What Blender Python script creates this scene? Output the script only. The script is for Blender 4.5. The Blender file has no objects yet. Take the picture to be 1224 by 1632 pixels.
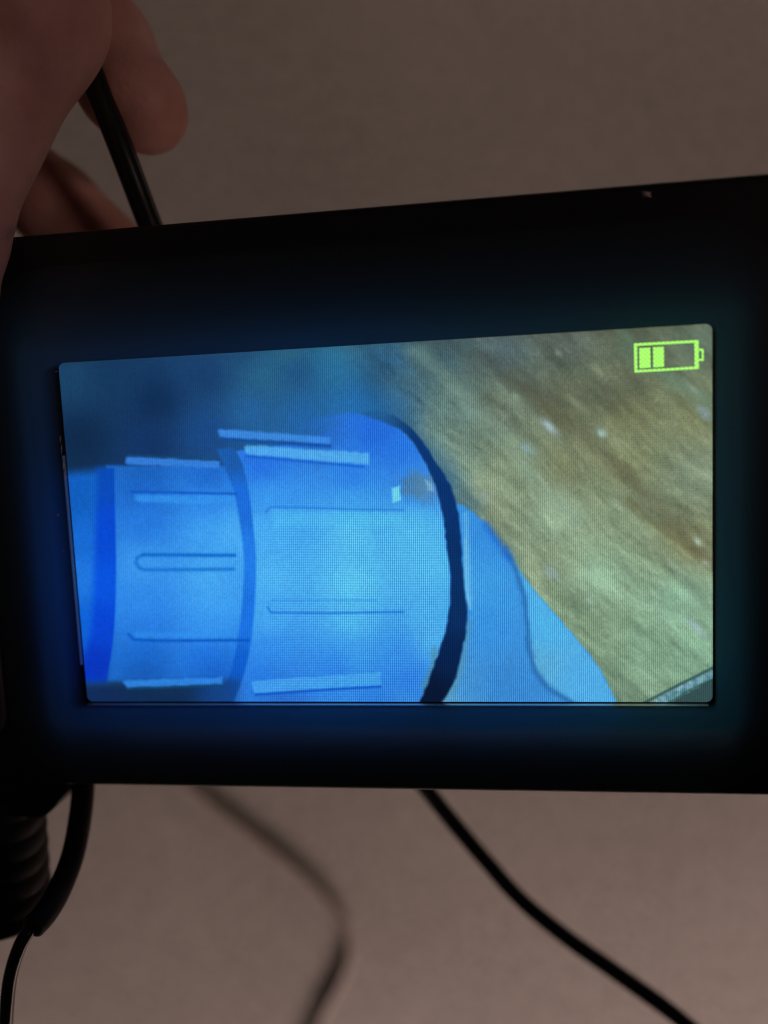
import bpy, bmesh, math, random
import numpy as np
from mathutils import Vector, Matrix

# ------------------------------------------------------------------ camera, world, lamps, exposure
scene = bpy.context.scene
col = scene.collection
HC = 0.40            # camera height above the floor (m); the camera looks straight down on the floor
FPX = 1200.0         # focal length of the photograph in its own pixels (1224 x 1632)

cam_d = bpy.data.cameras.new('camera')
cam = bpy.data.objects.new('camera', cam_d)
col.objects.link(cam)
cam.location = (0, 0, HC)
cam_d.sensor_fit = 'VERTICAL'
cam_d.sensor_height = 24.0
cam_d.sensor_width = 18.0
cam_d.lens = FPX / 1632 * 24.0
cam_d.clip_start = 0.005
cam_d.clip_end = 50
cam_d.dof.use_dof = True
cam_d.dof.focus_distance = 0.1115
cam_d.dof.aperture_fstop = cam_d.lens / 4.4      # opening about 4.4 mm
scene.camera = cam

w = bpy.data.worlds.new('World')
scene.world = w
w.use_nodes = True
w.node_tree.nodes['Background'].inputs[0].default_value = (1.0, 0.80, 0.74, 1)
w.node_tree.nodes['Background'].inputs[1].default_value = 0.010


def area_lamp(name, loc, target, size, energy, color):
    l = bpy.data.lights.new(name, 'AREA')
    l.shape = 'DISK'
    l.size = size
    l.energy = energy
    l.color = color
    o = bpy.data.objects.new(name, l)
    col.objects.link(o)
    o.location = loc
    o.rotation_euler = (Vector(target) - Vector(loc)).to_track_quat('-Z', 'Y').to_euler()
    return o


# unseen fill lights added out of frame, under the monitor's level, for the floor
area_lamp('floor_fill', (0.35, -1.25, 0.258), (0.35, -1.25, 0.0), 0.9, 54, (1.0, 0.775, 0.705))
area_lamp('floor_fill', (0.45, 1.25, 0.258), (0.45, 1.25, 0.0), 0.9, 14.5, (1.0, 0.775, 0.66))
# dim unseen spot added above to the right to brighten the hand
sl_ = bpy.data.lights.new('hand_fill_spot', 'SPOT')
sl_.energy = 6.2
sl_.color = (1.0, 0.70, 0.63)
sl_.spot_size = math.radians(13)
sl_.spot_blend = 0.9
sl_.shadow_soft_size = 0.10
so_ = bpy.data.objects.new('hand_fill_spot', sl_)
col.objects.link(so_)
so_.location = (0.36, 0.04, 0.72)
so_.rotation_euler = (Vector((-0.084, 0.084, 0.285)) - so_.location).to_track_quat('-Z', 'Y').to_euler()

scene.view_settings.view_transform = 'Standard'
scene.view_settings.look = 'None'
scene.view_settings.exposure = 0
scene.view_settings.gamma = 1
scene.cycles.filter_width = 1.2
scene.cycles.use_denoising = True
scene.cycles.denoising_prefilter = 'ACCURATE'
scene.cycles.max_bounces = 8
scene.cycles.volume_bounces = 2
scene.cycles.transparent_max_bounces = 16
scene.cycles.sample_clamp_indirect = 0.6

MM = 0.001
rng = np.random.default_rng(7)
random.seed(7)


def at(u, v, d):
    """Point (in mm, seen from the camera's place) at depth d on the sight line of photo pixel (u, v)."""
    return np.array([(u - 612) / FPX * d, -(v - 816) / FPX * d, -d])


def world(p):
    return Vector((p[0] * MM, p[1] * MM, HC + p[2] * MM))


# ------------------------------------------------------------------ helpers
def new_mat(name):
    m = bpy.data.materials.new(name)
    m.use_nodes = True
    return m, m.node_tree.nodes, m.node_tree.links, m.node_tree.nodes['Principled BSDF']


def node(nt, typ, **kw):
    n = nt.nodes.new(typ)
    for k, v in kw.items():
        if hasattr(n, k) and k not in n.inputs:
            setattr(n, k, v)
        else:
            n.inputs[k].default_value = v
    return n


def link_mesh(name, bm, mat, parent=None, smooth=True):
    me = bpy.data.meshes.new(name)
    bm.to_mesh(me)
    bm.free()
    if smooth:
        for p in me.polygons:
            p.use_smooth = True
    o = bpy.data.objects.new(name, me)
    col.objects.link(o)
    if mat:
        me.materials.append(mat)
    if parent:
        o.parent = parent
    return o


def tag(o, label=None, cat=None, group=None, kind=None):
    if label: o['label'] = label
    if cat: o['category'] = cat
    if group: o['group'] = group
    if kind: o['kind'] = kind


def rrect(x0, x1, y0, y1, r, n=8):
    pts = []
    for cx, cy, a0 in ((x1 - r, y1 - r, 0), (x0 + r, y1 - r, 90), (x0 + r, y0 + r, 180), (x1 - r, y0 + r, 270)):
        for k in range(n + 1):
            a = math.radians(a0 + 90 * k / n)
            pts.append((cx + r * math.cos(a), cy + r * math.sin(a)))
    return pts


def loft(bm, rings, cap_start=True, cap_end=True, closed=False):
    vr = [[bm.verts.new(Vector(p) * MM) for p in ring] for ring in rings]
    n = len(vr[0])
    pairs = list(zip(vr[:-1], vr[1:]))
    if closed:
        pairs.append((vr[-1], vr[0]))
    for a, b in pairs:
        for i in range(n):
            j = (i + 1) % n
            bm.faces.new((a[i], a[j], b[j], b[i]))
    if not closed:
        if cap_start: bm.faces.new(list(reversed(vr[0])))
        if cap_end: bm.faces.new(vr[-1])
    bmesh.ops.recalc_face_normals(bm, faces=bm.faces)
    return vr


def catmull(P, n=14):
    P = [np.array(p, float) for p in P]
    P = [2 * P[0] - P[1]] + P + [2 * P[-1] - P[-2]]
    out = []
    for i in range(1, len(P) - 2):
        for k in range(n):
            t = k / n
            out.append(0.5 * ((2 * P[i]) + (-P[i - 1] + P[i + 1]) * t + (2 * P[i - 1] - 5 * P[i] + 4 * P[i + 1] - P[i + 2]) * t * t
                              + (-P[i - 1] + 3 * P[i] - 3 * P[i + 1] + P[i + 2]) * t ** 3))
    out.append(P[-2])
    return out


def tube(bm, pts, rad, seg=20):
    """Sweep a circle along pts (world, mm in camera frame); rad is a number or a list."""
    pts = [np.array(p, float) for p in pts]
    N = len(pts)
    R = rad if hasattr(rad, '__len__') else [rad] * N
    ref = np.array([0.3, 0.2, 0.93])
    rings = []
    for i in range(N):
        t = pts[min(i + 1, N - 1)] - pts[max(i - 1, 0)]
        t = t / np.linalg.norm(t)
        s = np.cross(t, ref); s /= np.linalg.norm(s)
        u = np.cross(s, t)
        rings.append([world(pts[i] + R[i] * (math.cos(a) * s + math.sin(a) * u)) / MM
                      for a in (2 * math.pi * k / seg for k in range(seg))])
    loft(bm, rings)


# ------------------------------------------------------------------ materials
def plastic(name, base, rough, bump=0.04, scale=900, spec=0.4):
    m, N, L, b = new_mat(name)
    nt = m.node_tree
    b.inputs['Base Color'].default_value = (*base, 1)
    b.inputs['Specular IOR Level'].default_value = spec
    tc = node(nt, 'ShaderNodeTexCoord')
    nz = node(nt, 'ShaderNodeTexNoise', Scale=scale, Detail=4.0)
    L.new(tc.outputs['Object'], nz.inputs['Vector'])
    big = node(nt, 'ShaderNodeTexNoise', Scale=scale / 25, Detail=5.0)
    L.new(tc.outputs['Object'], big.inputs['Vector'])
    mr = node(nt, 'ShaderNodeMapRange')
    mr.inputs['To Min'].default_value = rough - 0.1
    mr.inputs['To Max'].default_value = rough + 0.12
    L.new(big.outputs['Fac'], mr.inputs['Value'])
    L.new(mr.outputs['Result'], b.inputs['Roughness'])
    bp = node(nt, 'ShaderNodeBump', Strength=bump)
    bp.inputs['Distance'].default_value = 0.0003
    L.new(nz.outputs['Fac'], bp.inputs['Height'])
    L.new(bp.outputs['Normal'], b.inputs['Normal'])
    return m


M_house = plastic('black_plastic', (0.010, 0.010, 0.011), 0.42)
M_rubber = plastic('black_rubber', (0.004, 0.004, 0.005), 0.65, 0.08, 700)
M_cable = plastic('cable_jacket', (0.007, 0.007, 0.008), 0.22, 0.03, 500, 0.5)
M_cable2 = plastic('dull_cable_jacket', (0.31, 0.245, 0.21), 0.45, 0.05, 500, 0.4)

# pale colour standing in for rim glints, and for dust specks on the housing
M_glint_dust, N_, L_, b_ = new_mat('pale_glint_dust')
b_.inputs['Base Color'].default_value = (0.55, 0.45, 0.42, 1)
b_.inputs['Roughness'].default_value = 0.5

# added scattering frame that imitates lens bloom round the display, with a faint gloss
M_glow = bpy.data.materials.new('glow_scatter_volume')
M_glow.use_nodes = True
nt = M_glow.node_tree
nt.nodes.clear()
out = node(nt, 'ShaderNodeOutputMaterial')
tr = node(nt, 'ShaderNodeBsdfTransparent')
gl = node(nt, 'ShaderNodeBsdfGlossy')
gl.inputs['Roughness'].default_value = 0.35
mx = node(nt, 'ShaderNodeMixShader')
mx.inputs[0].default_value = 0.012
nt.links.new(tr.outputs[0], mx.inputs[1])
nt.links.new(gl.outputs[0], mx.inputs[2])
nt.links.new(mx.outputs[0], out.inputs['Surface'])
vs = node(nt, 'ShaderNodeVolumeScatter')
vs.inputs['Color'].default_value = (0.12, 0.50, 0.95, 1)
vs.inputs['Density'].default_value = 48.0
nt.links.new(vs.outputs[0], out.inputs['Volume'])

# floor
M_floor, N_, L_, b_ = new_mat('beige_floor')
nt = M_floor.node_tree
tc = node(nt, 'ShaderNodeTexCoord')
n1 = node(nt, 'ShaderNodeTexNoise', Scale=6.0, Detail=5.0)
n2 = node(nt, 'ShaderNodeTexNoise', Scale=230.0, Detail=2.0)
L_.new(tc.outputs['Object'], n1.inputs['Vector'])
L_.new(tc.outputs['Object'], n2.inputs['Vector'])
mxn = node(nt, 'ShaderNodeMix', data_type='FLOAT')
mxn.inputs[0].default_value = 0.75
L_.new(n1.outputs['Fac'], mxn.inputs[2])
L_.new(n2.outputs['Fac'], mxn.inputs[3])
cr = node(nt, 'ShaderNodeValToRGB')
cr.color_ramp.elements[0].position = 0.38
cr.color_ramp.elements[0].color = (0.34, 0.298, 0.272, 1)
cr.color_ramp.elements[1].position = 0.62
cr.color_ramp.elements[1].color = (0.54, 0.478, 0.438, 1)
L_.new(mxn.outputs[0], cr.inputs[0])
L_.new(cr.outputs[0], b_.inputs['Base Color'])
b_.inputs['Roughness'].default_value = 0.85
b_.inputs['Specular IOR Level'].default_value = 0.15
bp = node(nt, 'ShaderNodeBump', Strength=0.3)
bp.inputs['Distance'].default_value = 0.001
L_.new(n2.outputs['Fac'], bp.inputs['Height'])
L_.new(bp.outputs['Normal'], b_.inputs['Normal'])

# skin
M_skin, N_, L_, b_ = new_mat('skin')
nt = M_skin.node_tree
tc = node(nt, 'ShaderNodeTexCoord')
n1 = node(nt, 'ShaderNodeTexNoise', Scale=70.0, Detail=6.0)
n1.inputs['Roughness'].default_value = 0.6
L_.new(tc.outputs['Object'], n1.inputs['Vector'])
cr = node(nt, 'ShaderNodeValToRGB')
cr.color_ramp.elements[0].position = 0.3
cr.color_ramp.elements[0].color = (0.36, 0.150, 0.125, 1)
cr.color_ramp.elements[1].position = 0.72
cr.color_ramp.elements[1].color = (0.56, 0.31, 0.255, 1)
L_.new(n1.outputs['Fac'], cr.inputs[0])
L_.new(cr.outputs[0], b_.inputs['Base Color'])
b_.inputs['Roughness'].default_value = 0.55
b_.inputs['Specular IOR Level'].default_value = 0.3
b_.inputs['Subsurface Weight'].default_value = 0.25
b_.inputs['Subsurface Radius'].default_value = (1.0, 0.35, 0.2)
b_.inputs['Subsurface Scale'].default_value = 0.003
vo = node(nt, 'ShaderNodeTexVoronoi', Scale=900.0, feature='DISTANCE_TO_EDGE')
L_.new(tc.outputs['Object'], vo.inputs['Vector'])
n3 = node(nt, 'ShaderNodeTexNoise', Scale=320.0, Detail=4.0)
L_.new(tc.outputs['Object'], n3.inputs['Vector'])
ad = node(nt, 'ShaderNodeMath', operation='ADD')
L_.new(vo.outputs['Distance'], ad.inputs[0])
L_.new(n3.outputs['Fac'], ad.inputs[1])
bp = node(nt, 'ShaderNodeBump', Strength=0.3)
bp.inputs['Distance'].default_value = 0.0003
L_.new(ad.outputs[0], bp.inputs['Height'])
L_.new(bp.outputs['Normal'], b_.inputs['Normal'])
M_nail, N_, L_, b_ = new_mat('nail')
b_.inputs['Base Color'].default_value = (0.52, 0.30, 0.25, 1)
b_.inputs['Roughness'].default_value = 0.3

# ------------------------------------------------------------------ floor
bm = bmesh.new()
for p in ((-0.85, -0.8), (0.85, -0.8), (0.85, 0.8), (-0.85, 0.8)):
    bm.verts.new((p[0], p[1], 0))
bm.faces.new(bm.verts)
fl = link_mesh('floor', bm, M_floor, smooth=False)
tag(fl, 'plain taupe floor far below the monitor', 'floor', kind='structure')

# ------------------------------------------------------------------ monitor
# pose of the display (mm, camera frame), solved from the four corners of the display
rv = np.array([0.1031, -0.1269, 0.0380])
TV = np.array([-1.2655, -2.2631, -111.1884])
SW, SH = 95.0, 53.09
ang = np.linalg.norm(rv)
Rm = Matrix.Rotation(ang, 3, Vector(rv / ang))
Rn = np.array(Rm)


def local(u, v, z=0.0):
    """Monitor-local point at height z over the display plane on the sight line of photo pixel (u, v)."""
    d = np.array([(u - 612) / FPX, -(v - 816) / FPX, -1.0])
    n = Rn[:, 2]
    s = (n @ TV + z) / (n @ d)
    return Rn.T @ (d * s - TV)


mon = bpy.data.objects.new('borescope_monitor', None)
col.objects.link(mon)
mon.matrix_world = Matrix.Translation(world(TV)) @ Rm.to_4x4()
tag(mon, 'black handheld inspection monitor with a glowing blue display, held by the hand', 'monitor')

X0, X1, Y0, Y1 = -96.0, 67.0, -40.75, 45.85

# housing: rounded box, front face in the display plane minus a seat for the screen
bm = bmesh.new()
prof = []
R = 1.0
for k in range(7):                         # front edge rounding
    a = math.radians(90 * k / 6)
    prof.append((R - R * math.sin(a), -R + R * math.cos(a)))
prof_ins = [(p[0], p[1] - 0.02) for p in prof]
rings = []
for ins, z in prof_ins:
    rings.append([(x, y, z) for x, y in rrect(X0 + ins, X1 - ins, Y0 + ins, Y1 - ins, 9 - ins)])
for k in range(7):                         # back edge rounding
    a = math.radians(90 * k / 6)
    ins, z = 3.0 + 4 - 4 * math.cos(a), -9 - 4 * math.sin(a)
    rings.append([(x, y, z) for x, y in rrect(X0 + ins, X1 - ins, Y0 + ins, Y1 - ins, 9 - min(ins, 4.5))])
loft(bm, rings)
housing = link_mesh('housing', bm, M_house, mon)

# added bloom frame round the display, its slope shaped so the glow fades outward
bm = bmesh.new()
T = 9.0
ix0, ix1, iy0, iy1 = -SW / 2 - 0.35, SW / 2 + 0.35, -SH / 2 - 0.35, SH / 2 + 0.35
LL, LR, LB, LT = 13.3, 10.0, 13.6, 14.0       # how far the bloom frame reaches out on each side
inner = lambda z, g=0.0: [(x, y, z) for x, y in rrect(ix0 - g, ix1 + g, iy0 - g, iy1 + g, 0.9)]
outer = lambda z, f: [(x, y, z) for x, y in rrect(ix0 - f * LL, ix1 + f * LR, iy0 - f * LB, iy1 + f * LT, 0.9 + f * 13)]
loft(bm, [inner(0.05), outer(0.05, 1.0), outer(T * 0.06, 0.99), outer(T * 0.17, 0.78), outer(T * 0.33, 0.56), outer(T * 0.55, 0.34), outer(T * 0.80, 0.15),
          inner(T, 0.2), inner(T, -2.3)], closed=True)
glow_frame = link_mesh('glow_frame', bm, M_glow, mon, smooth=False)

# bright bevelled strip along the lower and left edges of the display opening
bm = bmesh.new()
def strip(a, b, nx_, ny_):
    prof_ = [(0.26, 0.02), (0.46, 0.34), (0.60, 0.34), (0.60, 0.02)]
    loft(bm, [[(p[0] + nx_ * g_, p[1] + ny_ * g_, z_) for g_, z_ in prof_] for p in (a, b)])
strip((-SW / 2, -SH / 2), (SW / 2 - 0.6, -SH / 2), 0, -1)
strip((-SW / 2, SH / 2 - 14), (-SW / 2, -SH / 2 + 6), -1, 0)
M_lip, N_, L_, b_ = new_mat('polished_rim')
b_.inputs['Base Color'].default_value = (0.85, 0.85, 0.85, 1)
b_.inputs['Metallic'].default_value = 1.0
b_.inputs['Roughness'].default_value = 0.25
liprim = link_mesh('screen_rim', bm, M_lip, mon, smooth=False)

# ---- the picture on the display, worked out texel by texel
TW, TH = 1160, 650
gx = (np.arange(TW) + 0.5) / TW * SW - SW / 2
gy = (np.arange(TH) + 0.5) / TH * SH - SH / 2
GX, GY = np.meshgrid(gx, gy)
cx = Rn[0, 0] * GX + Rn[0, 1] * GY + TV[0]
cy = Rn[1, 0] * GX + Rn[1, 1] * GY + TV[1]
cz = Rn[2, 0] * GX + Rn[2, 1] * GY + TV[2]
U = (612 + FPX * cx / -cz).astype(np.float32)     # the feature coordinates used below
V = (816 - FPX * cy / -cz).astype(np.float32)


def vnoise(x, y, seed):
    r = np.random.default_rng(seed).random((256, 256)).astype(np.float32)
    xi = np.floor(x).astype(int); yi = np.floor(y).astype(int)
    fx = x - xi; fy = y - yi
    fx = fx * fx * (3 - 2 * fx); fy = fy * fy * (3 - 2 * fy)
    a = r[yi % 256, xi % 256]; b = r[yi % 256, (xi + 1) % 256]
    c = r[(yi + 1) % 256, xi % 256]; d = r[(yi + 1) % 256, (xi + 1) % 256]
    return (a * (1 - fx) + b * fx) * (1 - fy) + (c * (1 - fx) + d * fx) * fy


def sstep(x, a, b):
    t = np.clip((x - a) / (b - a), 0, 1)
    return t * t * (3 - 2 * t)


def poly_sd(P):
    """Signed distance to a closed polygon (negative inside)."""
    P = np.array(P, np.float32)
    d2 = np.full(U.shape, 1e9, np.float32)
    inside = np.zeros(U.shape, bool)
    for (x0, y0), (x1, y1) in zip(P, np.roll(P, -1, 0)):
        ex, ey = x1 - x0, y1 - y0
        h = np.clip(((U - x0) * ex + (V - y0) * ey) / (ex * ex + ey * ey + 1e-9), 0, 1)
        d2 = np.minimum(d2, (U - x0 - h * ex) ** 2 + (V - y0 - h * ey) ** 2)
        if y0 != y1:
            c = ((y0 > V) != (y1 > V)) & (U < (x1 - x0) * (V - y0) / (y1 - y0) + x0)
            inside ^= c
    return np.where(inside, -1, 1) * np.sqrt(d2)


def line_d(P):
    d2 = np.full(U.shape, 1e9, np.float32)
    for (x0, y0), (x1, y1) in zip(P[:-1], P[1:]):
        ex, ey = x1 - x0, y1 - y0
        h = np.clip(((U - x0) * ex + (V - y0) * ey) / (ex * ex + ey * ey + 1e-9), 0, 1)
        d2 = np.minimum(d2, (U - x0 - h * ex) ** 2 + (V - y0 - h * ey) ** 2)
    return np.sqrt(d2)


def smooth_pts(P, n=6):
    return [tuple(p[:2]) for p in catmull(P, n)]


I = np.zeros((TH, TW, 3), np.float32)


def over(mask, c):
    global I
    c = np.array(c, np.float32) if not (isinstance(c, np.ndarray) and c.ndim == 3) else c
    I = I * (1 - mask[..., None]) + c * mask[..., None]


def field(samples, p=2.6, soft=18):
    num = np.zeros(I.shape, np.float32); den = np.zeros(U.shape, np.float32)
    for (x, y, c) in samples:
        wgt = ((U - x) ** 2 + (V - y) ** 2 + soft * soft) ** (-p / 2)
        num += wgt[..., None] * np.array(c, np.float32); den += wgt
    return num / den[..., None]


def inside(P, soft=2.0, wob=0.0, seed=1):
    s = poly_sd(P)
    if wob:
        s = s + wob * (vnoise(U / 9, V / 9, seed) - 0.5) * 2
    return 1 - sstep(s, -soft, soft)


# tan wall on the right, streaked down to the right
su = (U * 0.74 + V * 0.67); sv = (-U * 0.67 + V * 0.74) + 5 * np.sin(su / 75) + 9 * (vnoise(U / 60, V / 60, 2) - .5)
tan = field([(620, 570, (36, 72, 98)), (700, 560, (52, 76, 84)), (800, 560, (66, 76, 78)), (900, 550, (74, 78, 70)),
             (1000, 540, (76, 78, 62)), (1120, 540, (84, 92, 76)), (640, 640, (54, 86, 104)), (720, 640, (88, 108, 100)),
             (800, 640, (98, 104, 86)), (900, 640, (92, 90, 66)), (1000, 650, (98, 94, 64)), (1110, 660, (104, 102, 72)),
             (720, 720, (100, 114, 98)), (820, 740, (124, 132, 102)), (900, 740, (110, 108, 78)), (1000, 740, (106, 104, 74)),
             (1110, 760, (116, 122, 98)), (780, 800, (120, 124, 96)), (880, 830, (130, 142, 114)), (980, 830, (120, 128, 98)),
             (1100, 860, (114, 110, 78)), (860, 900, (132, 140, 108)), (960, 920, (132, 154, 124)), (1080, 960, (124, 150, 122)),
             (930, 1000, (118, 134, 104)), (1040, 1040, (118, 142, 112)), (1000, 1100, (112, 130, 104)), (1110, 1050, (114, 140, 112))])
n_a = vnoise(su / 150, sv / 24, 3) * 0.46 + vnoise(su / 40, sv / 9, 4) * 0.30 + vnoise(su / 13, sv / 5, 5) * 0.24
n_b = vnoise(su / 20, sv / 12, 6)
tan = tan * (0.78 + 0.50 * n_a + 0.06 * n_b)[..., None] * np.array([1.02, 1.07, 1.15], np.float32)
grain = vnoise(U / 2.2, V / 2.2, 8)
tan = tan + (grain[..., None] - 0.5) * np.array([13, 13, 13])
spk = np.clip((vnoise(su / 10, sv / 7, 9) - 0.88) * 5, 0, 1) * sstep(U + V, 1250, 1450)
tan = tan + spk[..., None] * np.array([20, 22, 23])
I = tan.astype(np.float32)
# browner furrow and darker folds
f = line_d(smooth_pts([(820, 600), (870, 650), (930, 700), (1000, 765), (1060, 820), (1135, 905)]))
f = f + 16 * (vnoise(su / 50, sv / 20, 11) - 0.5)
over(0.34 * np.exp(-(np.maximum(f, 0) / 15) ** 2), (88, 80, 60))
f = line_d(smooth_pts([(700, 535), (760, 575), (840, 615), (930, 640), (1010, 620)])) + 20 * (vnoise(su / 40, sv / 20, 12) - 0.5)
over(0.34 * np.exp(-(np.maximum(f, 0) / 24) ** 2), (60, 64, 62))
f = line_d(smooth_pts([(1000, 800), (1060, 850), (1135, 900)])) + 8 * (vnoise(su / 30, sv / 15, 13) - 0.5)
over(0.35 * np.exp(-(np.maximum(f, 0) / 9) ** 2), (96, 84, 54))
f = line_d(smooth_pts([(660, 560), (720, 610), (790, 690), (860, 770), (920, 830)])) + 14 * (vnoise(su / 40, sv / 20, 14) - 0.5)
over(0.35 * np.exp(-(np.maximum(f, 0) / 16) ** 2), (128, 152, 142))
f = line_d(smooth_pts([(990, 520), (1010, 560), (1060, 600), (1130, 640)])) + 10 * (vnoise(su / 30, sv / 15, 15) - 0.5)
over(0.35 * np.exp(-(np.maximum(f, 0) / 13) ** 2), (92, 128, 112))
for x, y, rx, ry, c, s in [(875, 680, 16, 7, (170, 195, 215), .8), (958, 690, 8, 6, (175, 205, 215), .85), (955, 592, 18, 6, (140, 145, 122), .6),
                           (915, 640, 20, 6, (135, 142, 118), .6), (890, 563, 8, 5, (130, 140, 122), .6), (1105, 620, 20, 7, (140, 158, 148), .6),
                           (1122, 658, 14, 8, (135, 160, 185), .75), (840, 715, 14, 8, (130, 165, 185), .6), (822, 632, 8, 5, (140, 160, 140), .6),
                           (1112, 863, 9, 5, (185, 205, 200), .7), (1125, 898, 9, 5, (165, 180, 175), .6), (940, 958, 8, 4, (170, 190, 190), .5),
                           (878, 912, 16, 9, (140, 165, 185), .5), (1110, 1000, 22, 5, (165, 185, 210), .6), (745, 660, 13, 8, (120, 150, 150), .5),
                           (775, 790, 10, 10, (140, 155, 160), .4), (985, 808, 12, 4, (150, 165, 150), .5), (1075, 905, 14, 5, (150, 170, 165), .4),
                           (918, 860, 6, 4, (160, 180, 165), .5), (1030, 695, 26, 5, (128, 130, 98), .5), (800, 660, 18, 5, (126, 142, 130), .5)]:
    a_ = ((U - x) * .72 + (V - y) * .69) / rx; b_l = (-(U - x) * .69 + (V - y) * .72) / ry
    over(s * np.exp(-(a_ * a_ + b_l * b_l)) * (0.65 + 0.7 * vnoise(U / 5, V / 5, 17)).clip(0, 1), c)
# lower right corner: pale strip between two dark lines
over(inside([(1030, 1122), (1082, 1092), (1140, 1064), (1140, 1124)], 3, 2, 52), np.clip(np.array([96, 140, 158], np.float32) + (vnoise(su / 8, sv / 4, 53)[..., None] - .5) * 70, 0, 255))
over(np.clip(1 - np.abs(line_d([(1026, 1120), (1080, 1092), (1140, 1062)])) / 4.0, 0, 1) * .85, (34, 62, 74))
over(inside([(1064, 1122), (1098, 1102), (1140, 1080), (1140, 1124)], 2, 2), (46, 70, 76))
over(np.clip(1 - np.abs(line_d([(1062, 1122), (1098, 1100), (1140, 1081)])) / 3.0, 0, 1) * .8, (40, 74, 66))

# dark blue murk above and to the left
murk = field([(110, 600, (14, 48, 86)), (180, 590, (9, 38, 78)), (250, 640, (4, 28, 68)), (330, 600, (12, 42, 88)), (130, 700, (3, 24, 58)),
              (240, 710, (7, 34, 84)), (330, 690, (14, 54, 118)), (420, 600, (28, 78, 116)), (470, 590, (18, 62, 112)), (540, 590, (28, 90, 138)),
              (400, 660, (24, 78, 140)), (480, 670, (22, 80, 150)), (560, 650, (24, 90, 160)), (610, 600, (18, 62, 108)), (620, 650, (24, 80, 140)),
              (460, 560, (32, 82, 110)), (540, 555, (34, 92, 128)), (380, 560, (18, 54, 96))])
mask = 1 - sstep(U - 0.62 * (V - 540) + 26 * (vnoise(U / 40, V / 40, 21) - .5), 520, 618)
over(mask, murk * 1.06 + np.array([4, 6, 7], np.float32))

# right flange
fl_edge = smooth_pts([(722, 800), (736, 806), (752, 816), (775, 836), (800, 874), (825, 906), (850, 940), (885, 980), (920, 1020), (955, 1065), (975, 1105), (984, 1125)])
over(inside(fl_edge + [(640, 1125), (640, 900)], 3.0, 2.0, 22), field([(770, 850, (48, 134, 226)), (760, 930, (56, 148, 236)), (780, 1000, (50, 138, 228)), (800, 1090, (48, 126, 210)), (740, 1100, (54, 134, 212)), (720, 1110, (84, 152, 205))]))
crease = smooth_pts([(806, 874), (822, 908), (836, 952), (838, 975), (841, 1000), (842, 1022), (846, 1046), (853, 1068), (864, 1084), (875, 1097), (889, 1106), (910, 1118)])
over(inside(crease + [(984, 1125), (975, 1105), (955, 1065), (920, 1020), (885, 980), (850, 940), (825, 906)], 4), field([(870, 1000, (72, 170, 244)), (860, 1060, (84, 162, 214)), (930, 1080, (74, 164, 238)), (840, 940, (72, 166, 240))]))
over(np.exp(-(line_d(crease) / (3.5 + 3 * vnoise(U / 12, V / 12, 51))) ** 2) * .7, (30, 92, 165))
over(np.exp(-(line_d(smooth_pts([(775, 836), (800, 872), (812, 890)])) / 7) ** 2) * .6, (20, 92, 205))
over(np.exp(-(line_d(smooth_pts([(742, 820), (745, 880), (748, 960)])) / 5) ** 2) * .6, (96, 178, 240))

# the large blue collar
arc_in = smooth_pts([(575, 661), (605, 671), (636, 684), (658, 704), (674, 730), (688, 758), (699, 790), (707, 830), (712, 870), (718, 912), (717, 960), (711, 1000), (703, 1030), (692, 1060), (681, 1090), (666, 1125)])
grv_r = smooth_pts([(372, 712), (386, 738), (397, 785), (404, 840), (408, 890), (407, 950), (402, 1010), (393, 1060), (383, 1092), (370, 1125)])
top_l = [(560, 660), (530, 664), (500, 676), (470, 692), (430, 700), (390, 702)]
collar = field([(420, 745, (14, 92, 226)), (560, 765, (20, 104, 232)), (640, 720, (16, 98, 230)), (600, 690, (12, 86, 218)), (500, 690, (14, 80, 190)), (660, 760, (34, 120, 232)),
                (430, 785, (38, 138, 244)), (560, 790, (46, 150, 248)), (430, 850, (54, 160, 250)), (560, 850, (70, 178, 252)), (660, 850, (66, 172, 252)),
                (430, 920, (60, 166, 250)), (560, 930, (74, 184, 254)), (690, 900, (66, 172, 250)), (430, 980, (52, 154, 248)), (560, 990, (64, 172, 252)), (690, 980, (56, 158, 248)),
                (430, 1040, (30, 126, 240)), (560, 1040, (40, 140, 244)), (640, 1040, (34, 126, 242)), (690, 1020, (62, 162, 246)), (420, 1075, (18, 104, 228)), (540, 1064, (24, 112, 236)),
                (650, 1085, (22, 106, 232)), (450, 1112, (18, 90, 206)), (600, 1110, (24, 108, 226)), (650, 1112, (34, 120, 228))], 3.0, 22)
collar = collar + (255 - collar) * np.array([0.06, 0.06, 0.0], np.float32)
over(inside(arc_in + [(372, 1125)] + [(372, 900), (366, 722)] + [(392, 716), (430, 712), (480, 706), (520, 690)], 3.0, 1.0, 23), collar)
over(inside(arc_in[:14] + [(690, 745), (400, 745), (392, 712), (430, 694), (470, 680), (500, 668), (530, 661), (560, 658)], 5.0, 1.0, 23) * sstep(U - 0.5 * (V - 660), 440, 560), collar)
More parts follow.
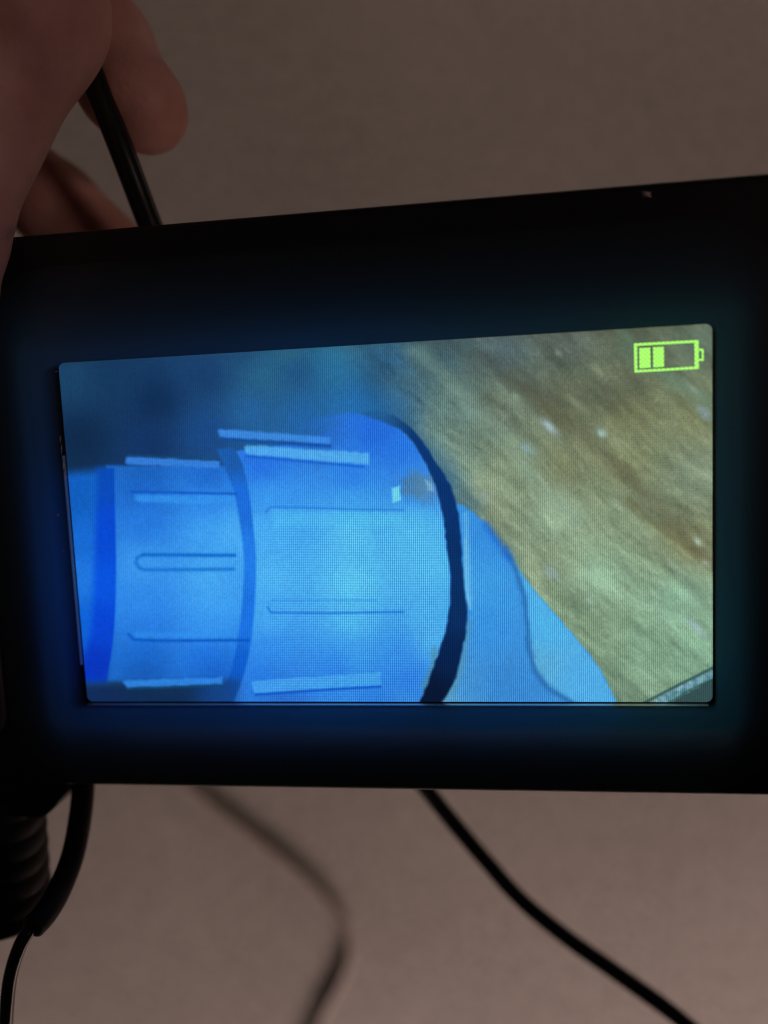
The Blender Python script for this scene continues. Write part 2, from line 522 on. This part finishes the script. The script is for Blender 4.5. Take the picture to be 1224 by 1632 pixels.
# small collar
sm = smooth_pts([(186, 742), (188, 850), (189, 900), (187, 960), (184, 1010), (180, 1050), (172, 1086)])
small = field([(230, 756, (6, 80, 186)), (330, 760, (10, 86, 204)), (230, 780, (8, 84, 205)), (330, 800, (30, 124, 240)), (230, 830, (18, 106, 226)), (330, 850, (46, 148, 246)), (370, 850, (58, 162, 250)),
               (230, 900, (42, 140, 242)), (330, 920, (54, 156, 246)), (230, 960, (30, 124, 238)), (340, 960, (48, 150, 248)), (230, 1000, (22, 112, 232)), (330, 1000, (38, 138, 246)),
               (230, 1040, (6, 88, 212)), (330, 1045, (12, 98, 226)), (230, 1070, (2, 72, 180)), (340, 1070, (4, 80, 200))], 3.0, 20)
small = small + (255 - small) * np.array([0.05, 0.05, 0.0], np.float32)
over(inside([(170, 742), (172, 1086), (345, 1090), (366, 1086), (384, 1040), (394, 950), (396, 880), (390, 800), (368, 744), (352, 742)], 4.0), small)
# dark groove between the two collars
grv_l = smooth_pts([(346, 716), (357, 742), (372, 780), (382, 830), (389, 890), (387, 950), (382, 1000), (373, 1050), (362, 1090), (348, 1125)])
over(inside(grv_r + grv_l[::-1], 3.0), field([(380, 730, (20, 80, 165)), (385, 790, (20, 100, 222)), (398, 890, (26, 116, 236)), (396, 1000, (20, 108, 232)), (375, 1060, (6, 84, 208)), (365, 1110, (10, 62, 150))]))
# far left: pale strip, then the strong blue band
over(inside([(85, 756), (180, 748), (181, 900), (177, 1010), (170, 1088), (90, 1092)], 12), field([(112, 800, (8, 84, 190)), (125, 860, (16, 98, 214)), (128, 920, (26, 112, 228)), (136, 1000, (6, 90, 220)), (150, 1060, (2, 66, 190))]))
band = smooth_pts([(182, 746), (184, 850), (185, 900), (184, 960), (181, 1010), (176, 1050), (169, 1086)])
bl = smooth_pts([(156, 746), (152, 850), (150, 920), (146, 1000), (134, 1050), (128, 1086)])
bs = poly_sd(band + bl[::-1])
right_side = sstep(U, 176, 182)
over(np.where(U > 168, 1 - sstep(bs, -2.0, 2.5), 1 - sstep(bs, -9, 9)), field([(165, 760, (2, 66, 184)), (165, 850, (0, 64, 214)), (165, 930, (0, 76, 228)), (160, 1000, (0, 60, 214)), (150, 1060, (0, 44, 190))]))
# fade at the bottom left
over(sstep(V + 0.04 * (U - 140), 1080, 1102) * (1 - sstep(U, 350, 400)), field([(150, 1105, (10, 34, 84)), (260, 1108, (12, 42, 92)), (360, 1110, (12, 58, 134)), (260, 1118, (5, 26, 62))]))

# ribs
def bar(P, c, soft=3.2, a=0.86, wob=1.0):
    over(inside(P, soft, wob, 31) * a, c)


def dark(P, wd, c, a):
    over(np.exp(-(line_d(P) / wd) ** 2) * a, c)


bar([(200, 729), (204, 727), (350, 735), (350, 746), (204, 740), (200, 738)], (50, 126, 236))
dark([(206, 725), (350, 733)], 2, (14, 66, 110), .5)
dark([(210, 784), (376, 787)], 2.5, (8, 76, 192), .8)
bar([(216, 788), (374, 790), (374, 803), (228, 801), (216, 797)], (44, 140, 242), 4, .8)
dark([(374, 885), (228, 884), (219, 889), (217, 897), (222, 905), (230, 908), (372, 907)], 3.2, (8, 98, 206), .72)
dark([(374, 885), (228, 884)], 2.4, (4, 88, 200), .5)
dark([(206, 1011), (213, 1019), (250, 1021), (396, 1020)], 2.6, (2, 78, 196), .9)
bar([(214, 1008), (375, 1006), (375, 1016), (216, 1016)], (44, 142, 246), 4, .5)
bar([(197, 1086), (204, 1084), (354, 1079), (355, 1090), (203, 1096)], (42, 132, 242))
dark([(204, 1098), (354, 1093)], 2, (10, 60, 100), .6)

bar([(347, 686), (352, 684), (440, 690), (526, 697), (526, 707), (440, 702), (350, 697)], (54, 134, 236))
dark([(352, 700), (526, 711)], 2.6, (10, 66, 160), .8)
bar([(389, 712), (394, 709), (480, 715), (588, 722), (588, 740), (480, 732), (392, 724)], (78, 168, 246))
dark([(392, 727), (480, 735), (580, 744)], 2.4, (14, 84, 206), .7)
dark([(425, 815), (432, 808), (520, 810), (560, 812), (642, 813)], 2.2, (30, 112, 216), .75)
bar([(432, 813), (642, 816), (640, 840), (440, 840)], (78, 186, 254), 8, .5)
dark([(427, 968), (432, 976), (520, 977), (642, 975)], 2.0, (24, 108, 214), .8)
dark([(433, 957), (560, 956), (600, 957)], 1.8, (40, 130, 232), .5)
bar([(401, 1087), (406, 1085), (520, 1077), (607, 1071), (607, 1092), (520, 1097), (406, 1105)], (62, 154, 246), 1.8)
dark([(408, 1107), (520, 1099), (606, 1094)], 2.2, (8, 74, 196), .85)
over(inside([(640, 762), (662, 752), (690, 762), (700, 790), (690, 806), (660, 795), (640, 785)], 10, 5, 33) * 0.85, field([(650, 768, (60, 110, 160)), (675, 775, (84, 124, 150)), (690, 795, (66, 130, 205))]) if True else 0)
bar([(677, 764), (690, 772), (692, 784), (682, 780)], (120, 170, 215), 3, .8)
bar([(624, 778), (637, 774), (639, 797), (626, 801)], (112, 214, 250), 2.2)
over(np.exp(-(((U - 678) / 26) ** 2 + ((V - 1020) / 40) ** 2)) * 0.0, (90, 190, 255))

# black rim of the large collar
arc_out = smooth_pts([(700, 1125), (724, 1086), (735, 1045), (745, 988), (744, 962), (739, 930), (736, 880), (733, 840), (727, 800), (716, 770), (700, 745), (681, 715), (665, 694), (648, 676), (626, 662), (602, 655), (575, 657)])
over(np.exp(-(line_d(smooth_pts([(692, 1035), (690, 1060), (676, 1095)])) / 6) ** 2) * .6, (70, 130, 150))
over(np.exp(-(line_d(smooth_pts([(748, 990), (742, 1030), (730, 1080), (708, 1115)])) / 5) ** 2) * .5, (80, 140, 170))
over(inside(arc_in + arc_out, 3.0, 1.1, 34) * sstep(U, 585, 660).clip(.25, 1), field([(600, 662, (12, 60, 122)), (680, 730, (4, 44, 110)), (715, 800, (2, 40, 106)), (728, 900, (2, 38, 98)), (728, 980, (2, 36, 92)), (712, 1040, (0, 24, 72)), (690, 1110, (0, 12, 44))]))
over(np.exp(-(line_d(smooth_pts([(742, 860), (743, 930), (750, 970)])) / 2.5) ** 2) * .5, (120, 190, 235))

# soft vignette of the panel at its rim, compression mottling and the panel's own line pattern
blk = vnoise(U / 8, V / 8, 41) - .5
I = I * (1 + 0.035 * blk[..., None])
I = I * (1 + 0.05 * 2.2 * (vnoise(U / 1.9, V / 1.9, 42) - .5)[..., None])
amp = 0.05 + 0.14 * sstep(U, 300, 650) + 0.05 * vnoise(U / 120, V / 120, 43)
ph = 2 * np.pi * U / 3.3 + 1.2 * np.sin(V / 70) + 0.8 * np.sin(U / 90 + V / 130)
I = I * (1 + amp * np.sin(ph))[..., None]
amp2 = 0.09 * sstep(U, 380, 470) * (1 - sstep(U, 690, 760)) * sstep(V, 760, 860) + 0.05 * sstep(U - 0.6 * V, 480, 640)
I = I * (1 + amp2 * np.sin(2 * np.pi * V / 4.1 + 0.9 * np.sin(U / 60)))[..., None]
I = I * np.array([0.95, 0.965, 0.94], np.float32) + np.array([9, 11, 9], np.float32)        # veil of glare painted in as a raised black level
I = np.clip(I, 0, 255) / 255.0

img = bpy.data.images.new('camera_view', TW, TH, alpha=False, float_buffer=False)
px = np.ones((TH, TW, 4), np.float32)
px[..., :3] = I
img.pixels.foreach_set(px.ravel())
img.pack()

M_scr = bpy.data.materials.new('lit_display')
M_scr.use_nodes = True
nt = M_scr.node_tree
nt.nodes.clear()
out = node(nt, 'ShaderNodeOutputMaterial')
em = node(nt, 'ShaderNodeEmission')
em.inputs['Strength'].default_value = 1.0
tx = node(nt, 'ShaderNodeTexImage')
tx.image = img
tx.extension = 'EXTEND'
nt.links.new(tx.outputs['Color'], em.inputs['Color'])
nt.links.new(em.outputs[0], out.inputs['Surface'])

# display sheet with small rounded corners
bm = bmesh.new()
uvl = bm.loops.layers.uv.new('UVMap')
vs_ = [bm.verts.new((x * MM, y * MM, 0.00008)) for x, y in rrect(-SW / 2, SW / 2, -SH / 2, SH / 2, 0.9, 5)]
fc = bm.faces.new(vs_)
for lp in fc.loops:
    lp[uvl].uv = (lp.vert.co.x / MM / SW + .5, lp.vert.co.y / MM / SH + .5)
screen = link_mesh('screen', bm, M_scr, mon, smooth=False)
screen['label'] = 'glowing display showing a blue ribbed pipe fitting against a tan wall'

# battery symbol
M_bat, N_, L_, b_ = new_mat('lit_green_symbol')
nt = M_bat.node_tree
nt.nodes.clear()
out = node(nt, 'ShaderNodeOutputMaterial')
em = node(nt, 'ShaderNodeEmission')
tc = node(nt, 'ShaderNodeTexCoord')
ck = node(nt, 'ShaderNodeTexChecker', Scale=3300.0)
ck.inputs['Color1'].default_value = (0.47, 1.12, 0.17, 1)
ck.inputs['Color2'].default_value = (0.33, 0.82, 0.14, 1)
nt.links.new(tc.outputs['Object'], ck.inputs['Vector'])
nt.links.new(ck.outputs['Color'], em.inputs['Color'])
em.inputs['Strength'].default_value = 1.05
nt.links.new(em.outputs[0], out.inputs['Surface'])
bm = bmesh.new()


def pq(*uvs):
    vv = []
    for u, v in uvs:
        p = local(u, v)
        vv.append(bm.verts.new((p[0] * MM, p[1] * MM, 0.00012)))
    bm.faces.new(vv)


# frame (four strips), two charge bars, tip (three strips)
tl, tr_, br, bl_ = (1010, 547.5), (1113, 542), (1113.5, 588), (1011, 594)
til, tir, bir, bil = (1015, 551.4), (1106.3, 546.4), (1106.8, 584.4), (1015.5, 589.9)
pq(tl, til, bil, bl_); pq(tl, tr_, tir, til); pq(tr_, br, bir, tir); pq(bl_, bil, bir, br)
pq((1018.5, 555), (1036, 554), (1036.5, 586), (1019, 587)); pq((1040.5, 553.6), (1057.5, 552.8), (1058, 584.6), (1041, 585.6))
pq((1113.8, 556), (1121, 555.6), (1121, 558.8), (1113.8, 559.2)); pq((1117.8, 558.8), (1121, 558.6), (1121.2, 571.6), (1118, 571.8)); pq((1113.8, 572), (1121.2, 571.6), (1121.2, 575), (1113.8, 575.4))
bmesh.ops.recalc_face_normals(bm, faces=bm.faces)
batt = link_mesh('battery_icon', bm, M_bat, screen, smooth=False)
batt['label'] = 'bright green battery symbol with two bars'

# keypad membrane at the left, only its rounded right end in the picture
bm = bmesh.new()
kp = lambda z, g: [(x, y, z) for x, y in rrect(-90 + g, -61.6 - g, -32.6 + g, 8 - g, 4.0 - g)]
loft(bm, [kp(-0.03, 0), kp(0.45, 0.05), kp(0.6, 0.25), kp(0.35, 0.6)])
M_key = plastic('keypad_rubber', (0.09, 0.08, 0.085), 0.35, 0.05, 900, 0.5)
keypad = link_mesh('keypad', bm, M_key, mon)

# pale slivers painted as glints on the display edge, and flecks of dust
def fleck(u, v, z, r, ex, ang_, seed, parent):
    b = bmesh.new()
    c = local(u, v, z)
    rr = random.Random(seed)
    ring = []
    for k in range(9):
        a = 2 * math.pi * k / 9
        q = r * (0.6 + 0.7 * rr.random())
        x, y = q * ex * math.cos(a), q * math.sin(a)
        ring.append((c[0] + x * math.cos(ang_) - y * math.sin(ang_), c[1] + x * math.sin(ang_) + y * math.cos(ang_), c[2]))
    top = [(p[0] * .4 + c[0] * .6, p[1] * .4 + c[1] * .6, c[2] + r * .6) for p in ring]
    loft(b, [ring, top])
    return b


glint_dust_specs = [(98, 716, 0.42, 0.10, 8, 1.48), (101, 742, 0.42, 0.14, 6, 1.50), (103, 757, 0.42, 0.13, 5, 1.52), (96, 700, 0.42, 0.06, 9, 1.5), (93, 821, 0.04, 0.16, 1.3, .5),
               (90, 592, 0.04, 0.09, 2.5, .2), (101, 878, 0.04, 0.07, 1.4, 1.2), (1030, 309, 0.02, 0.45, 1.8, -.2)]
for i, (u, v, z, r, ex, a) in enumerate(glint_dust_specs):
    link_mesh('glint_dust', fleck(u, v, z, r, ex, a, 50 + i, mon), M_glint_dust, mon)

# cable socket block at the lower left corner and its ribbed boot
bm = bmesh.new()
blk_o = [(-52.2, -39.5), (-52.6, -40.9), (-56.8, -46.2), (-58.0, -47.0), (-88, -47.0), (-90, -45), (-90, -39.5)]
loft(bm, [[(x, y, z) for x, y in blk_o] for z in (-12.0, -1.2)])
bmesh.ops.bevel(bm, geom=bm.edges[:], offset=0.0004, segments=2, affect='EDGES')
link_mesh('cable_socket', bm, M_house, mon)

bm = bmesh.new()
rings = []
e_r = local(74, 1360, -6.5)
y_top, y_bot = -44.5, local(10, 1467, -6.5)[1]
cxb = e_r[0] - 9.6
steps = 76
for k in range(steps + 1):
    t = k / steps
    yy = y_top + (y_bot - y_top) * t
    ring = []
    for q in range(40):
        a = 2 * math.pi * q / 40
        ph_ = (t * 7.0 - 1.05 * math.cos(a) - 0.5 * math.sin(a)) % 1.0
        ridge = max(0.0, math.sin(math.pi * ph_)) ** 0.6
        fade = min(1, max(0, (t - 0.08) / 0.08)) * min(1, max(0, (0.95 - t) / 0.08))
        r = 9.3 - 0.7 * t - 0.5 * fade * (1 - ridge)
        if t > 0.94: r -= 1.6 * ((t - 0.94) / 0.06) ** 2
        ring.append((cxb + r * math.cos(a), yy, -6.5 + r * 0.85 * math.sin(a)))
    rings.append(ring)
loft(bm, rings)
boot = link_mesh('ribbed_boot', bm, M_rubber, mon)

# ------------------------------------------------------------------ cables
# cable pinched between thumb and forefinger, running down into the monitor's upper side
P = [at(60, -190, 122), at(105, 20, 117.5), at(150, 128, 117.2), at(190, 228, 119), at(224, 318, 121.5), at(246, 376, 123)]
bm = bmesh.new()
tube(bm, catmull(P, 12), 2.0)
c1 = link_mesh('cable', bm, M_cable)
tag(c1, 'thick glossy black cable pinched by the fingers above the monitor', 'cable', 'black cables')

# thinner cable leaving from behind the monitor to the lower right
P = [at(520, 1000, 141), at(600, 1140, 146), at(655, 1225, 152), at(705, 1290, 157), at(768, 1365, 160), at(830, 1434, 161), at(905, 1496, 160), at(990, 1556, 158), at(1085, 1626, 156), at(1200, 1730, 158), at(1300, 1850, 165)]
bm = bmesh.new()
tube(bm, catmull(P, 12), 1.72)
c2 = link_mesh('cable', bm, M_cable)
tag(c2, 'black cable running from behind the monitor to the lower right corner', 'cable', 'black cables')

# cable with a thick sleeve beside the ribbed boot
c3 = bpy.data.objects.new('charging_cable', None)
col.objects.link(c3)
c3.location = world(at(60, 1440, 124))
bpy.context.view_layer.update()
inv = c3.matrix_world.inverted()
P = [at(120, 1130, 134), at(131, 1215, 131), at(131, 1275, 128), at(118, 1355, 125), at(96, 1415, 120), at(72, 1456, 115), at(47, 1482, 112.5)]
sp = catmull(P, 10)
rad = [1.86] * len(sp)
rad[-4:] = [1.9, 1.85, 1.65, 1.2]
bm = bmesh.new()
tube(bm, sp, rad)
s1 = link_mesh('sleeve', bm, M_rubber, c3); s1.matrix_parent_inverse = inv
P = [at(66, 1458, 115), at(46, 1483, 112.5), at(30, 1512, 112), at(16, 1560, 113), at(10, 1625, 115), at(8, 1720, 121), at(0, 1820, 130)]
bm = bmesh.new()
tube(bm, catmull(P, 10), 1.02)
s2 = link_mesh('lead', bm, M_cable, c3); s2.matrix_parent_inverse = inv
tag(c3, 'black cable with a thick sleeve beside the ribbed boot at lower left', 'cable', 'black cables')

# cable lying on the floor, far out of focus
P = [at(-700, 620, 398), at(-350, 720, 398), at(-60, 850, 398), at(120, 1000, 398), at(215, 1160, 398), at(308, 1256, 398), at(400, 1328, 398), at(472, 1385, 398), at(520, 1432, 398), at(550, 1476, 398), at(556, 1522, 398),
     at(541, 1568, 398), at(516, 1612, 398), at(494, 1670, 398), at(450, 1760, 398), at(420, 1900, 398)]
bm = bmesh.new()
tube(bm, catmull(P, 10), 1.75)
c4 = link_mesh('cable', bm, M_cable2)
tag(c4, 'blurred cable lying on the floor far below the monitor', 'cable', 'black cables')

# ------------------------------------------------------------------ hand
def J(u, v, d): return at(u, v, d)


wrist = J(-560, -560, 158)
fore = J(-900, -1150, 168)
caps = []           # (a, b, ra, rb, blend)
th_c, th_m, th_i, th_t = J(-190, -400, 124), J(38, 8, 104), J(-108, 352, 104.5), J(-106, 585, 108)
in_m, in_p, in_d, in_t = J(-240, -240, 152), J(-12, -42, 134), J(162, 74, 127), J(236, 180, 123.5)
mi_m, mi_p, mi_d, mi_t = J(-290, -60, 166), J(-75, 200, 147), J(90, 330, 143), J(195, 412, 141)
ri_m, ri_p, ri_d, ri_t = J(-370, 110, 174), J(-170, 390, 160), J(-20, 500, 152), J(80, 570, 149)
li_m, li_p, li_d, li_t = J(-440, 260, 178), J(-280, 520, 164), J(-150, 610, 154), J(-60, 660, 150)
caps += [(fore, wrist, 30, 25, 8)]
for m, r in ((in_m, 11.5), (mi_m, 11.5), (ri_m, 11), (li_m, 10)):
    caps.append((wrist, m, 19, r, 9))
caps += [(in_m, mi_m, 11, 11, 7), (mi_m, ri_m, 11, 10.5, 7), (ri_m, li_m, 10.5, 9.5, 7)]
caps += [(wrist, th_c, 20, 16, 10), (th_c, th_m, 15.0, 10.4, 9), (th_c, in_m, 14, 10, 12)]
caps += [(th_m, th_i, 10.2, 8.9, 5), (th_i, th_t, 8.9, 8.0, 3)]
for m, p, d, t, r in ((in_m, in_p, in_d, in_t, (10.2, 9.3, 8.3, 6.2)), (mi_m, mi_p, mi_d, mi_t, (10.2, 8.8, 7.9, 6.6)),
                      (ri_m, ri_p, ri_d, ri_t, (9.8, 8.4, 7.5, 6.4)), (li_m, li_p, li_d, li_t, (8.8, 7.4, 6.6, 5.6))):
    caps += [(m, p, r[0], r[1], 5), (p, d, r[1], r[2], 2.5), (d, t, r[2], r[3], 2.5)]
allp = np.array([c[0] for c in caps] + [c[1] for c in caps])
lo = allp.min(0) - 12; hi = allp.max(0) + 14
lo = np.maximum(lo, [-235, -30, -230]); hi[1] = min(hi[1], 205)
h = 1.0
nx, ny, nz = [int(math.ceil(v)) + 1 for v in (hi - lo) / h]
ax = [(lo[i] + h * np.arange(n)).astype(np.float32) for i, n in enumerate((nx, ny, nz))]
D = np.full((nx, ny, nz), 60.0, np.float32)


def cap_into(D, a, b, ra, rb, k):
    m = max(ra, rb) + 14
    sl = []
    for i in range(3):
        s0 = max(0, int((min(a[i], b[i]) - m - lo[i]) / h)); s1_ = min(D.shape[i], int((max(a[i], b[i]) + m - lo[i]) / h) + 2)
        if s1_ <= s0: return
        sl.append(slice(s0, s1_))
    X, Y, Z = np.meshgrid(ax[0][sl[0]], ax[1][sl[1]], ax[2][sl[2]], indexing='ij')
    e = b - a
    hh = np.clip(((X - a[0]) * e[0] + (Y - a[1]) * e[1] + (Z - a[2]) * e[2]) / (e @ e), 0, 1)
    d = np.sqrt((X - a[0] - hh * e[0]) ** 2 + (Y - a[1] - hh * e[1]) ** 2 + (Z - a[2] - hh * e[2]) ** 2) - (ra + (rb - ra) * hh)
    o = D[tuple(sl)]
    q = np.clip(0.5 + 0.5 * (o - d) / k, 0, 1)
    D[tuple(sl)] = o * (1 - q) + d * q - k * q * (1 - q)


for a, b, ra, rb, k in caps:
    cap_into(D, a, b, ra, rb, k)
# fuller pads and joints
def ball(c, r, k): cap_into(D, c, c + np.array([0.01, 0, 0]), r, r, k)


ball(in_t + np.array([-1.2, 1.5, 0.6]), 6.4, 3)
ball(J(186, 148, 125.5), 6.3, 2.5); ball(in_p, 8.9, 3); ball(mi_p, 9.1, 3)
ball(th_i + np.array([0.5, 0, 0]), 9.25, 2)
# skin folds across the thumb's root and at its joint (shallow grooves)
def groove(P, depth, wd):
    P = [np.array(p) for p in P]
    for a, b in zip(P[:-1], P[1:]):
        m = 4 * wd
        sl = []
        for i in range(3):
            s0 = max(0, int((min(a[i], b[i]) - m - lo[i]) / h)); s1_ = min(D.shape[i], int((max(a[i], b[i]) + m - lo[i]) / h) + 2)
            sl.append(slice(s0, s1_))
        X, Y, Z = np.meshgrid(ax[0][sl[0]], ax[1][sl[1]], ax[2][sl[2]], indexing='ij')
        e = b - a
        hh = np.clip(((X - a[0]) * e[0] + (Y - a[1]) * e[1] + (Z - a[2]) * e[2]) / (e @ e), 0, 1)
        d2 = (X - a[0] - hh * e[0]) ** 2 + (Y - a[1] - hh * e[1]) ** 2 + (Z - a[2] - hh * e[2]) ** 2
        D[tuple(sl)] = np.maximum(D[tuple(sl)], D[tuple(sl)] + 0) + depth * np.exp(-d2 / (wd * wd))


groove([J(62, -30, 93), J(82, 20, 92.4), J(112, 62, 93.5), J(128, 110, 96)], 1.6, 2.2)
groove([J(-20, 10, 93), J(20, 70, 92), J(48, 130, 92.7), J(60, 180, 94)], 1.1, 2.4)
groove([J(118, -30, 93.5), J(138, 20, 95), J(148, 70, 98)], 1.3, 1.8)
groove([J(-40, 110, 93), J(0, 170, 93), J(40, 210, 95)], 0.9, 2.0)
groove([J(20, 215, 95), J(50, 235, 97), J(66, 262, 101)], 0.6, 1.2)
groove([J(-100, 362, 95.5), J(-50, 374, 96.5), J(-12, 380, 100), J(14, 383, 104), J(14, 384, 108)], 1.2, 1.1)
groove([J(-100, 335, 95), J(-50, 350, 96), J(-10, 354, 99)], 0.6, 0.9)
groove([J(185, 120, 119), J(215, 105, 119), J(240, 100, 121)], 0.5, 0.9)
groove([J(30, 300, 136), J(70, 275, 136), J(100, 262, 139)], 0.6, 1.0)

# surface nets
ins_ = D < 0
acc = np.zeros((nx - 1, ny - 1, nz - 1, 3), np.float32); cnt = np.zeros((nx - 1, ny - 1, nz - 1), np.float32)
cor = [(i, j, k) for i in (0, 1) for j in (0, 1) for k in (0, 1)]
sub = lambda A, c: A[c[0]:nx - 1 + c[0], c[1]:ny - 1 + c[1], c[2]:nz - 1 + c[2]]
for c in cor:
    for axn in range(3):
        if c[axn] == 0:
            c2_ = list(c); c2_[axn] = 1
            A, B = sub(D, c), sub(D, c2_)
            cross = (A < 0) != (B < 0)
            t = np.where(cross, A / np.where(cross, A - B, 1), 0)
            for q in range(3):
                acc[..., q] += np.where(cross, c[q] + (t if q == axn else 0), 0)
            cnt += cross
has = cnt > 0
idx = -np.ones(has.shape, np.int64)
ijk = np.argwhere(has)
idx[has] = np.arange(len(ijk))
vco = lo + h * (ijk + acc[has] / cnt[has][:, None])
faces = []
for axn in range(3):
    o1, o2 = [(1, 2), (2, 0), (0, 1)][axn]
    s0 = [slice(1, -1)] * 3; s0[axn] = slice(0, -1)
    s1_ = list(s0); s1_[axn] = slice(1, None)
    A, B = ins_[tuple(s0)], ins_[tuple(s1_)]
    pos = np.argwhere(A != B)
    flip = A[tuple(pos.T)]
    off = np.array([1, 1, 1]); off[axn] = 0
    e = pos + off
    def cell(d1, d2):
        q = e.copy(); q[:, o1] -= d1; q[:, o2] -= d2
        return idx[q[:, 0], q[:, 1], q[:, 2]]
    quad = np.stack([cell(1, 1), cell(0, 1), cell(0, 0), cell(1, 0)], 1)
    quad[~flip] = quad[~flip][:, ::-1]
    faces.append(quad)
faces = np.concatenate(faces)
faces = faces[(faces >= 0).all(1)]
hand_loc = world(J(40, 0, 120))
vw = np.stack([vco[:, 0] * MM, vco[:, 1] * MM, HC + vco[:, 2] * MM], 1) - np.array(hand_loc)
me = bpy.data.meshes.new('hand')
me.from_pydata(vw.tolist(), [], faces.tolist())
me.update()
for p in me.polygons: p.use_smooth = True
me.materials.append(M_skin)
hand = bpy.data.objects.new('hand', me)
hand.location = hand_loc
col.objects.link(hand)
tag(hand, 'bare hand gripping the upper left corner of the monitor, forefinger against a cable', 'hand')
sm_ = hand.modifiers.new('smooth', 'SMOOTH'); sm_.factor = 0.5; sm_.iterations = 3

# thumb nail (just outside the picture)
bm = bmesh.new()
t_ax = (th_t - th_i) / np.linalg.norm(th_t - th_i)
up = np.array([-0.25, 0.0, 0.97]); up -= t_ax * (up @ t_ax); up /= np.linalg.norm(up)
sd = np.cross(t_ax, up)
g = []
for i in range(9):
    row = []
    for j in range(9):
        s = i / 8; a = (j / 8 - .5) * 1.7
        c = th_t + t_ax * (-7 + 14 * s)
        rr_ = 8.45 - 1.5 * max(0, s - .5) ** 2 * 4
        row.append(bm.verts.new(Vector(world(c + rr_ * (math.cos(a) * up + math.sin(a) * sd))) - hand_loc))
    g.append(row)
for i in range(8):
    for j in range(8):
        bm.faces.new((g[i][j], g[i][j + 1], g[i + 1][j + 1], g[i + 1][j]))
nail = link_mesh('thumb_nail', bm, M_nail, hand)
